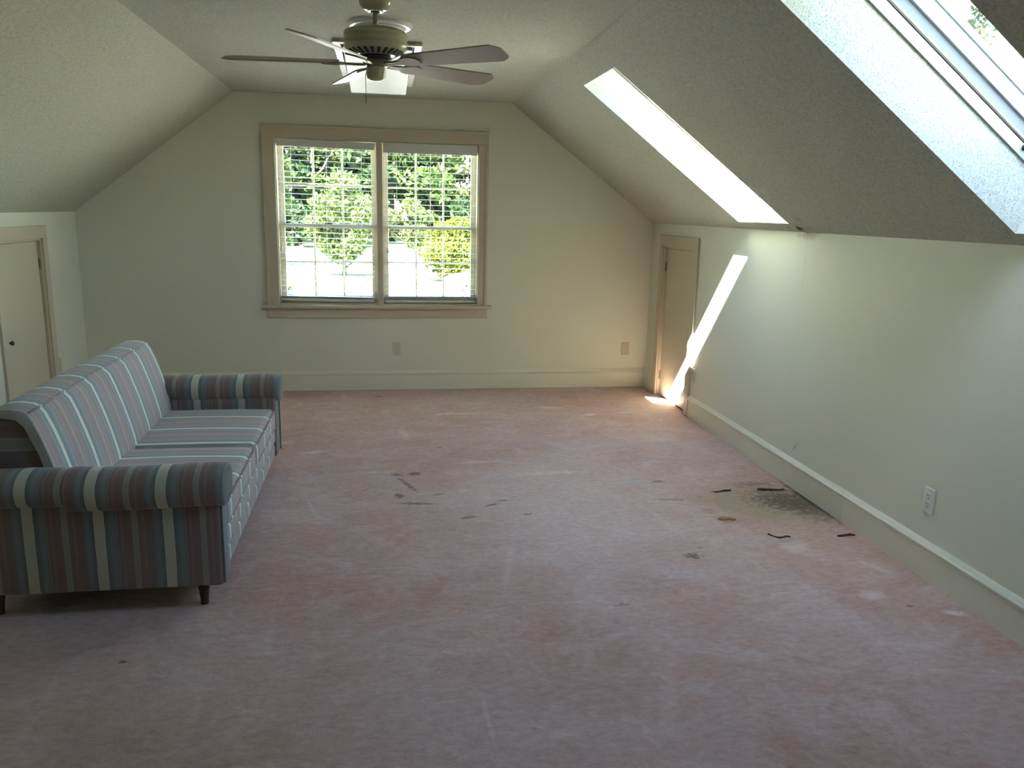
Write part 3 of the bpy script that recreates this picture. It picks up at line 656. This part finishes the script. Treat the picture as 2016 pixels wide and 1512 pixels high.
# ------------------------------------------------------------------ sofa
SX, SY = 0.90, 3.09                                     # rear outer corner on the floor; front at +X, length along +Y
sofa = empty('sofa', (SX, SY, 0)); tag(sofa, 'blue mauve and cream striped sofa with rolled arms', 'sofa')
LX, LY = 0.885, 1.86                                    # depth, length
def softbox(nm, lo, hi, mat, bev, par=sofa, crown=0.0, seg=4, cuts=10):
    bm = bmesh.new(); bm_box(bm, lo, hi, bev, seg)
    if crown:
        bmesh.ops.subdivide_edges(bm, edges=[e for e in bm.edges if e.calc_length() > 0.15], cuts=cuts, use_grid_fill=True)
        cx, cy = (lo[0]+hi[0])/2, (lo[1]+hi[1])/2
        for v in bm.verts:
            fx = 1-((v.co.x-cx)/((hi[0]-lo[0])/2))**2; fy = 1-((v.co.y-cy)/((hi[1]-lo[1])/2))**2
            if v.co.z > (lo[2]+hi[2])/2: v.co.z += crown*max(fx, 0)**0.6*max(fy, 0)**0.6
    o = from_bm(nm, bm, mat, par); o.data.shade_smooth(); return o
AW = 0.15                                               # arm panel thickness
softbox('base', (0.05, AW, 0.10), (0.845, LY-AW, 0.27), 'fabric_mid_lit', 0.015)
softbox('front_rail', (0.80, AW-0.002, 0.10), (0.868, LY-AW+0.002, 0.185), 'fabric_mid_lit', 0.018)
softbox('front_panel', (0.80, AW-0.002, 0.187), (0.872, LY-AW+0.002, 0.275), 'fabric_y_lit', 0.02)
def arm(y_out, sgn, nm):
    # profile in the Y-Z plane, extruded along X
    a_ = box('side_panel', (0.06, min(y_out, y_out+sgn*AW), 0.10), (LX-0.005, max(y_out, y_out+sgn*AW), 0.46), 'fabric_x', sofa, 0.016, 3, True)
    def roll(nm2, x0, x1, rY, rZ, mat, drop, endround):
        cy_, cz_ = y_out+sgn*0.055, 0.512
        prof = []
        for k in range(28):
            t = 2*math.pi*k/28
            y = math.cos(t)*rY; z = math.sin(t)*rZ
            if math.sin(t) < 0: z = math.copysign(abs(math.sin(t))**0.75, math.sin(t))*rZ*drop
            prof.append((cy_+y, cz_+z))
        xs = [x0]+[x0+(x1-x0)*i/10 for i in range(1, 10)]+[x1-endround*0.6, x1-endround*0.25, x1-endround*0.05, x1]
        sc_ = [1.0]*10+[1.0, 0.97, 0.90, 0.80] if endround else [1.0]*14
        vs, fs = [], []
        for x, s in zip(xs, sc_):
            for (y, z) in prof: vs.append((x, cy_+(y-cy_)*s, cz_+(z-cz_)*s+0.004*math.sin(x*9)))
        n = len(prof)
        for i in range(len(xs)-1):
            for k in range(n): fs.append((i*n+k, i*n+(k+1) % n, (i+1)*n+(k+1) % n, (i+1)*n+k))
        fs.append(tuple(range(n))); fs.append(tuple((len(xs)-1)*n+k for k in range(n)))
        bm = bmesh.new(); me = bpy.data.meshes.new('t'); me.from_pydata(vs, [], fs); bm.from_mesh(me); bpy.data.meshes.remove(me)
        o = from_bm(nm2, bm, mat, sofa); o.data.shade_smooth(); o.data.set_sharp_from_angle(angle=math.radians(50)); return o
    roll('arm_roll', 0.05, LX+0.005, 0.100, 0.066, 'fabric_x', 1.15, 0.03)
    roll('arm_cover', 0.34, LX+0.022, 0.105, 0.070, 'fabric_x_cover', 1.32, 0.03)
    box('arm_front_welt', (LX-0.006, y_out+sgn*0.012-0.004, 0.11), (LX+0.003, y_out+sgn*0.012+0.004, 0.45), 'fabric_x', sofa, 0.002)
arm(0.0, 1, 'near'); arm(LY, -1, 'far')
# seat cushions
ym = LY/2
for (ya, yb) in ((AW+0.012, ym-0.004), (ym+0.004, LY-AW-0.012)):
    cu = softbox('seat_cushion', (0.22, ya, 0.272), (0.880, yb, 0.402), 'fabric_y_lit', 0.035, crown=0.014)
    for z in (0.300, 0.392):
        tube('piping', [(0.872, ya+0.03, z), (0.8815, ya+0.06, z), (0.8815, yb-0.06, z), (0.872, yb-0.03, z)], 0.0045, 'fabric_mid_lit', cu, 6)
# back: lean profile (x, z)
def extr(nm, prof, y0, y1, mat, cap_in=0.02, bulge=0.0):
    ysn = [y0, y0+cap_in*0.3, y0+cap_in]+[y0+cap_in+(y1-y0-2*cap_in)*i/12 for i in range(1, 12)]+[y1-cap_in, y1-cap_in*0.3, y1]
    cx = sum(p[0] for p in prof)/len(prof); cz = sum(p[1] for p in prof)/len(prof)
    vs, fs = [], []; n = len(prof)
    for j, y in enumerate(ysn):
        s = {0: 0.93, 1: 0.98, len(ysn)-2: 0.98, len(ysn)-1: 0.93}.get(j, 1.0) if cap_in > 0 else 1.0
        t = (y-y0)/(y1-y0)
        for x, z in prof:
            b_ = bulge*math.sin(math.pi*t) if x > cx and z < 0.76 else 0
            vs.append((cx+(x-cx)*s+b_, y, cz+(z-cz)*s+0.006*math.sin(math.pi*t)*(1 if z > 0.7 else 0)))
    for j in range(len(ysn)-1):
        for k in range(n): fs.append((j*n+k, j*n+(k+1) % n, (j+1)*n+(k+1) % n, (j+1)*n+k))
    fs.append(tuple(range(n))); fs.append(tuple((len(ysn)-1)*n+k for k in range(n)))
    bm = bmesh.new(); me = bpy.data.meshes.new('t'); me.from_pydata(vs, [], fs); bm.from_mesh(me); bpy.data.meshes.remove(me)
    o = from_bm(nm, bm, mat, sofa); o.data.shade_smooth(); o.data.set_sharp_from_angle(angle=math.radians(40)); return o
B0, B1 = 0.13, LY-0.13
extr('back_frame', [(0.005, 0.10), (0.10, 0.10), (0.262, 0.40), (0.244, 0.50), (0.212, 0.62), (0.168, 0.732), (0.140, 0.764), (0.06, 0.778), (0.012, 0.758), (0.0, 0.715), (0.0, 0.45)], B0-0.01, B1+0.01, 'fabric_side', 0.018)
extr('back_cushion', [(0.264, 0.372), (0.300, 0.378), (0.294, 0.44), (0.274, 0.53), (0.249, 0.62), (0.223, 0.70), (0.200, 0.755), (0.185, 0.781), (0.168, 0.793), (0.12, 0.800), (0.075, 0.797), (0.05, 0.786), (0.06, 0.779), (0.141, 0.765), (0.169, 0.733), (0.213, 0.62), (0.245, 0.50)], B0-0.02, B1+0.02, 'fabric_y_lit', 0.010, 0.012)
tube('back_welt', [(0.186+0.003*math.sin(i*0.9), B0-0.01+(B1-B0+0.02)*i/12, 0.783+0.006*math.sin(math.pi*i/12)) for i in range(13)], 0.005, 'fabric_mid_lit', sofa, 8)
box('back_side_flap', (0.0, 0.0, 0.085), (0.064, 0.03, 0.475), 'fabric_side', sofa, 0.008)
box('dust_cover', (0.08, 0.05, 0.088), (0.80, LY-0.05, 0.101), 'black_cloth', sofa)
for x in (0.035, 0.790):
    for y in (0.065, LY-0.065):
        bm = bmesh.new(); r = bmesh.ops.create_cone(bm, cap_ends=True, segments=20, radius1=0.014, radius2=0.024, depth=0.092)
        for v in bm.verts: v.co += Vector((x, y, 0.048))
        lg = from_bm('leg', bm, 'leg_wood', sofa, False)
        lathe('leg_ferrule', [(0, 0.0), (0.0155, 0.0), (0.0165, 0.010), (0.0, 0.010)], 'brass_dark', lg, 16, (x, y, 0))

# ------------------------------------------------------------------ debris on the carpet
def strip(label, pts, w, h, mat, seed):
    random.seed(seed); vs, fs = [], []
    n = len(pts)
    c0 = Vector(pts[0]+(0,))
    for i, p in enumerate(pts):
        p = Vector(p+(0,)); t = (Vector(pts[min(i+1, n-1)]+(0,))-Vector(pts[max(i-1, 0)]+(0,))).normalized(); s = Vector((-t.y, t.x, 0))
        ww = w*random.uniform(.7, 1.2)*(0.6 if i in (0, n-1) else 1); hh = h*random.uniform(.7, 1.3)
        for a, z in ((-1, 0.0), (-0.8, hh), (0.7, hh*0.9), (1, 0.0)): vs.append(p-c0+s*ww*a+Vector((0, 0, z)))
    for i in range(n-1):
        for k in range(4): fs.append((i*4+k, i*4+(k+1) % 4, i*4+4+(k+1) % 4, i*4+4+k))
    fs.append((0, 1, 2, 3)); fs.append((4*n-1, 4*n-2, 4*n-3, 4*n-4))
    bm = bmesh.new(); me = bpy.data.meshes.new('t'); me.from_pydata([tuple(v) for v in vs], [], fs); bm.from_mesh(me); bpy.data.meshes.remove(me)
    o = from_bm('debris_strip', bm, mat); o.location = c0+Vector((0, 0, 0.0)); tag(o, label, 'debris'); return o
strip('short straight dark scrap lying on carpet near the baseboard', [(4.650, 3.520), (4.675, 3.526), (4.70, 3.528), (4.725, 3.532), (4.747, 3.525)], 0.008, 0.009, 'debris', 1)
strip('thin bent dark strip lying on carpet below the damp patch', [(4.309, 3.585), (4.325, 3.555), (4.342, 3.535), (4.365, 3.540), (4.39, 3.548), (4.408, 3.540)], 0.005, 0.007, 'debris', 2)
strip('dark curled carpet edge nearest the rust stain in the damp patch', [(4.285, 4.215), (4.305, 4.213), (4.33, 4.220), (4.36, 4.228), (4.395, 4.232)], 0.008, 0.008, 'debris', 4)
strip('dark curled carpet edge in the damp patch touching the mould', [(4.56, 4.232), (4.60, 4.222), (4.64, 4.212), (4.68, 4.208), (4.715, 4.214)], 0.009, 0.008, 'debris', 5)
strip('orange brown flake lying on the damp carpet', [(4.145, 3.80), (4.17, 3.815), (4.20, 3.81), (4.225, 3.79)], 0.024, 0.006, 'rust_debris', 6)

# ------------------------------------------------------------------ outside
plain('concrete', (0.62, 0.60, 0.56), 0.9, 0, 0.1, 0.6)
plain('gravel', (0.45, 0.42, 0.35), 0.95, 0, 0.15, 0.7)
plain('painted_shade', (0.10, 0.12, 0.15), 0.9, 0, 0.15, 1.2)
plain('lawn', (0.17, 0.20, 0.06), 0.95, 0, 0.35, 0.8)
plain('mulch', (0.16, 0.09, 0.06), 0.95, 0, 0.3, 2.0)
plain('bark', (0.045, 0.034, 0.026), 0.9, 0, 0.3, 6)
plain('car_white', (0.78, 0.79, 0.80), 0.2)
plain('car_glass', (0.05, 0.07, 0.08), 0.08)
plain('tyre', (0.03, 0.03, 0.032), 0.8)
plain('rim', (0.45, 0.46, 0.48), 0.35, 0.7)
leafm('leaf_mid', (0.0279, 0.0527, 0.0112), (0.0589, 0.0868, 0.0186)); leafm('leaf_dark', (0.0136, 0.0310, 0.0112), (0.0310, 0.0508, 0.0161))
leafm('leaf_yellow', (0.0558, 0.0775, 0.0074), (0.1178, 0.1178, 0.0136)); leafm('leaf_pale', (0.0527, 0.0806, 0.0236), (0.0992, 0.1240, 0.0403)); leafm('needle', (0.0310, 0.0496, 0.0248), (0.0682, 0.0806, 0.0279))
gp = from_py('ground', [(-160, 7.4, GZ), (200, 7.4, GZ), (200, 260, GZ), (-160, 260, GZ)], [(0, 1, 2, 3)], 'lawn'); struct(gp, 'green lawn spreading beyond the house', 'ground')
def patch(name, pts, z, mat, label, cat):
    o = from_py(name, [(x, y, GZ+z) for x, y in pts]+[(x, y, GZ) for x, y in pts], [tuple(range(len(pts)))]+[(i, (i+1) % len(pts), len(pts)+(i+1) % len(pts), len(pts)+i) for i in range(len(pts))], mat)
    struct(o, label, cat)
patch('driveway', [(-14, 12), (30, 12), (30, 47), (-14, 47)], 0.04, 'concrete', 'pale sunlit concrete driveway seen through the window', 'driveway')
patch('street', [(-60, 56), (90, 56), (90, 90), (-60, 90)], 0.03, 'concrete', 'pale sunlit street beyond the small trees', 'street')
patch('driveway_shade', [(-4, 38.2), (2.6, 38.2), (2.4, 42.5), (0.4, 43.6), (-4, 43.4)], 0.05, 'painted_shade', 'dark blue grey tree shade painted as a patch on the driveway', 'painted_shade')  # blue-grey sheet stands in for a tree's shadow on the driveway
patch('mulch_bed', [(-16, 72), (-5.0, 72), (-5.6, 88), (-18, 88)], 0.25, 'mulch', 'brown mulch bed behind the pale small tree', 'mulch')

def leaves(name, clumps, n, size, mat, parent, seed, flat=0.0):
    r = np.random.default_rng(seed)
    cl_ = np.array([c[:3] for c in clumps]); rad = np.array([c[3] if len(c) == 4 else 0 for c in clumps])
    wgt = rad**2; idx = r.choice(len(clumps), n, p=wgt/wgt.sum())
    d = r.normal(size=(n, 3)); d /= np.linalg.norm(d, axis=1)[:, None]
    rr = rad[idx][:, None]*(r.random((n, 1))**0.35)
    P = cl_[idx]+d*rr*np.array([1, 1, 0.8])
    a = r.normal(size=(n, 3)); a[:, 2] *= (1-flat); a /= np.linalg.norm(a, axis=1)[:, None]
    b = np.cross(a, r.normal(size=(n, 3))); b /= np.linalg.norm(b, axis=1)[:, None]
    s = size*r.uniform(.6, 1.4, (n, 1))
    V = np.stack([P-a*s, P+b*s*0.45, P+a*s, P-b*s*0.45], 1).reshape(-1, 3)
    me = bpy.data.meshes.new(name); me.vertices.add(4*n); me.vertices.foreach_set('co', V.ravel())
    me.loops.add(4*n); me.loops.foreach_set('vertex_index', np.arange(4*n, dtype=np.int32))
    me.polygons.add(n); me.polygons.foreach_set('loop_start', np.arange(0, 4*n, 4, dtype=np.int32)); me.polygons.foreach_set('loop_total', np.full(n, 4, dtype=np.int32))
    me.update(calc_edges=True)
    o = link(name, me, mat, parent); o['kind'] = 'stuff'; return o
def tree(x, y, h, r, z0, mat, n, size, label, seed, name='tree', group=None, nclump=16):
    rr = random.Random(seed)
    root = empty(name, (x, y, GZ)); tag(root, label, 'tree', group)
    cl_ = []
    hz = (h-z0)/2; zc = z0+hz
    for k in range(nclump):
        t = rr.uniform(-1, 1); a = rr.uniform(0, 6.283); q = math.sqrt(max(0, 1-t*t))*rr.uniform(.35, .75)*r
        cl_.append((q*math.cos(a), q*math.sin(a), zc+t*hz*0.7, r*rr.uniform(.28, .45)))
    leaves('foliage', cl_, n, size, mat, root, seed)
    tr = [(0, 0, 0), (0.05, 0.03, h*0.2), (-0.04, 0.02, h*0.45), (0, 0, h*0.75)]
    tube('trunk', tr, [0.035*h**0.9*k for k in (0.75, .55, .42, .15)], 'bark', root, 8)
    for k in range(5):
        a = k*1.26+rr.random(); p0 = Vector((0, 0, z0*0.8+h*0.08*k)); p1 = p0+Vector((math.cos(a)*r*.6, math.sin(a)*r*.6, h*.18))
        tube('branch', [p0, (p0+p1)/2+Vector((0, 0, -.03*h)), p1], [0.012*h, 0.008*h, 0.003*h], 'bark', root, 6)
    return root
tree(7.0, 50.5, 3.75, 2.5, 0.15, 'leaf_yellow', 8000, 0.12, 'small yellow green tree beside the parked white car', 11, nclump=22)
tree(0.0, 54.0, 6.9, 2.6, 0.6, 'leaf_pale', 8000, 0.15, 'pale green spreading tree beyond the painted shade patch', 12, nclump=22)
tree(-6.2, 60.0, 10.5, 3.6, 0.6, 'leaf_mid', 12000, 0.22, 'tall mid green tree standing before the forest edge beside the pale tree', 13, nclump=34)
FG = 'trees of the forest edge'
LB = ['dense dark green tree in the forest edge beyond the street', 'mid green broad tree in the forest edge beyond the street', 'pale green loose tree in the forest edge beyond the street']
rf = random.Random(5)
k = 0
for row, (yy, hh, r_, x) in enumerate(((99, 14.5, 4.4, -17.5), (110, 21.0, 4.9, -16), (123, 27.0, 5.6, -24), (137, 33.0, 6.4, -30))):
    while x < 44:
        t_ = rf.choice((0, 1, 1, 2))
        tree(x, yy+rf.uniform(-.6, .6), hh*rf.uniform(.9, 1.1), r_*rf.uniform(.92, 1.0), 0.4, ('leaf_dark', 'leaf_mid', 'leaf_pale')[t_], 5200, 0.55, LB[t_], 100+k, 'forest_tree', FG, 20)
        x += 2.02*r_; k += 1
for q in range(10):
    tree(-19+q*6.1, 91.0+0.4*(q % 2), rf.uniform(4.8, 6.0), 2.7, -0.3, ('leaf_mid', 'leaf_pale', 'leaf_dark')[q % 3], 3200, 0.34, ('mid green', 'pale green', 'dark green')[q % 3]+' bushy shrub at the foot of the forest edge', 200+q, 'forest_shrub', 'shrubs at the foot of the forest edge', 16)
# tall tree behind the house, on the sunny side: it keeps the sun off the nearer skylight
for q, (x, y, h_) in enumerate(((-12.0, -11.5, 21.5), (-5.6, -12.0, 22.0), (5.2, -11.5, 22.5), (11.6, -11.0, 21.5))):  # unseen belt, added to block sky light from the skylight wells
    tree(x, y, h_, 3.1, 2.0, 'leaf_mid', 11000, 0.30, 'tall broad unseen tree added behind the house to block sky light', 300+q, 'sky_blocker_tree', 'added trees blocking sky light behind the house', 34)
gp2 = from_py('ground_back', [(-60, -60, GZ), (60, -60, GZ), (60, 7.39, GZ), (-60, 7.39, GZ)], [(0, 1, 2, 3)], 'gravel'); struct(gp2, 'pale gravel yard around the house on the side away from the window', 'ground')
st = empty('shade_tree', (-0.15, -10.4, GZ)); tag(st, 'tall slender tree beside the house shading one skylight', 'tree')
tube('trunk', [(0, 0, 0), (0.1, 0, 7), (0, 0.05, 14), (0.05, 0, 21)], [0.30, 0.24, 0.17, 0.06], 'bark', st, 10)
rp = random.Random(19); cl_ = []
for q in range(110):
    z = (rp.uniform(19.3, 22.7) if q < 46 else rp.uniform(6.0, 19.5)); a = rp.uniform(0, 6.283); h_ = rp.uniform(.15, .75)*(1 if q < 46 else 2.3)
    cl_.append((1.15*h_*math.cos(a), 0.95*h_*math.sin(a), z, rp.uniform(.35, .5)))
leaves('foliage', cl_, 38000, 0.11, 'leaf_mid', st, 43)
tree(-2.6, 41.6, 1.4, 0.75, 0.15, 'leaf_mid', 1500, 0.07, 'low green shrub at the edge of the painted shade patch', 31, 'shrub', None, 8)

# pine seen through the nearer skylight
pn = empty('pine_tree', (11.6, 13.3, GZ)); tag(pn, 'tall pine tree beside the house seen through the skylight', 'tree')
tube('trunk', [(0, 0, 0), (0.05, 0, 4), (0, 0.05, 9), (0, 0, 13.3)], [0.22, 0.18, 0.11, 0.04], 'bark', pn, 10)
rp = random.Random(9); cl_ = []
for k in range(60):
    z = rp.uniform(7.5, 13.2); a = rp.uniform(0, 6.283); q = (13.8-z)*0.34*rp.uniform(.3, 1.0)
    cl_.append((q*math.cos(a), q*math.sin(a), z, rp.uniform(.25, .45)))
    if k % 2 == 0: tube('branch', [(0, 0, z-0.3), (q*math.cos(a), q*math.sin(a), z)], [0.035, 0.012], 'bark', pn, 5)
leaves('needles', cl_, 22000, 0.055, 'needle', pn, 41)

# parked white car
car = empty('car', (5.75, 43.0, GZ+0.04)); tag(car, 'white car parked on the driveway beside the small tree', 'car')
prof = [(0.05, 0.30), (0.0, 0.50), (0.06, 0.72), (0.35, 0.90), (1.15, 1.02), (1.75, 1.42), (2.2, 1.58), (3.3, 1.62), (4.1, 1.52), (4.45, 1.10), (4.6, 0.95), (4.62, 0.45), (4.5, 0.30), (4.05, 0.28), (3.95, 0.55), (3.68, 0.70), (3.40, 0.55), (3.3, 0.28), (1.35, 0.26), (1.25, 0.55), (0.96, 0.70), (0.68, 0.55), (0.58, 0.28)]
bm = bmesh.new(); rows = []
for y, s, dz in ((0.0, 0.0, 0.0), (0.08, 1.0, 0.0), (1.72, 1.0, 0.0), (1.80, 0.0, 0.0)):
    ins = 0.0 if s else 0.03
    rows.append([bm.verts.new((2.31+(x-2.31)*(1-ins*0.6), y+(0.10 if z > 1.0 and y < 0.9 else (-0.10 if z > 1.0 else 0)), 0.9+(z-0.9)*(1-ins))) for x, z in prof])
n = len(prof)
for i in range(3):
    for k in range(n): bm.faces.new((rows[i][k], rows[i][(k+1) % n], rows[i+1][(k+1) % n], rows[i+1][k]))
bm.faces.new(rows[0]); bm.faces.new(rows[3])
from_bm('body', bm, 'car_white', car)
for gx in ([(1.32, 1.06), (1.80, 1.38), (2.2, 1.52), (2.55, 1.53), (2.55, 1.06)], [(2.65, 1.06), (2.65, 1.53), (3.3, 1.55), (3.95, 1.46), (4.2, 1.10)]):
    for yy in (0.07, 1.73):
        from_py('side_window', [(x, yy-0.015, z) for x, z in gx]+[(x, yy+0.015, z) for x, z in gx], [tuple(range(5)), tuple(range(9, 4, -1))]+[(i, (i+1) % 5, 5+(i+1) % 5, 5+i) for i in range(5)], 'car_glass', car)
for wx in (0.965, 3.675):
    for wy in (0.10, 1.70):
        sg = -1 if wy < 1 else 1
        wh = lathe('wheel', [(0.20, -0.10), (0.31, -0.10), (0.335, -0.07), (0.335, 0.07), (0.31, 0.10), (0.20, 0.10)], 'tyre', car, 28); wh.rotation_euler = (math.radians(90), 0, 0); wh.location = (wx, wy, 0.335)
        bm = bmesh.new()
        for q in range(5):
            a = q*2*math.pi/5
            for s_ in (-1, 1):
                pass
            ca, sa = math.cos(a), math.sin(a)
            pts = [(0.03*-sa, 0.03*ca), (0.21*ca-0.035*sa, 0.21*sa+0.035*ca), (0.21*ca+0.035*sa, 0.21*sa-0.035*ca), (0.03*sa, -0.03*ca)]
            vv = [bm.verts.new((x, y, z)) for z in (-0.095, 0.095) for x, y in pts]
            for f in ((0, 1, 2, 3), (7, 6, 5, 4), (0, 4, 5, 1), (1, 5, 6, 2), (2, 6, 7, 3), (3, 7, 4, 0)): bm.faces.new([vv[i] for i in f])
        from_bm('rim_spokes', bm, 'rim', wh)
        lathe('rim', [(0.19, -0.09), (0.215, -0.10), (0.215, 0.10), (0.19, 0.09), (0.19, -0.09)], 'rim', wh, 24)
lathe('headlamp', [(0, 0), (0.10, 0), (0.08, 0.03), (0, 0.04)], 'rim', car, 16, (0.16, 0.10, 0.74))
box('mirror', (1.45, -0.10, 1.05), (1.60, 0.06, 1.17), 'car_white', car, 0.02)
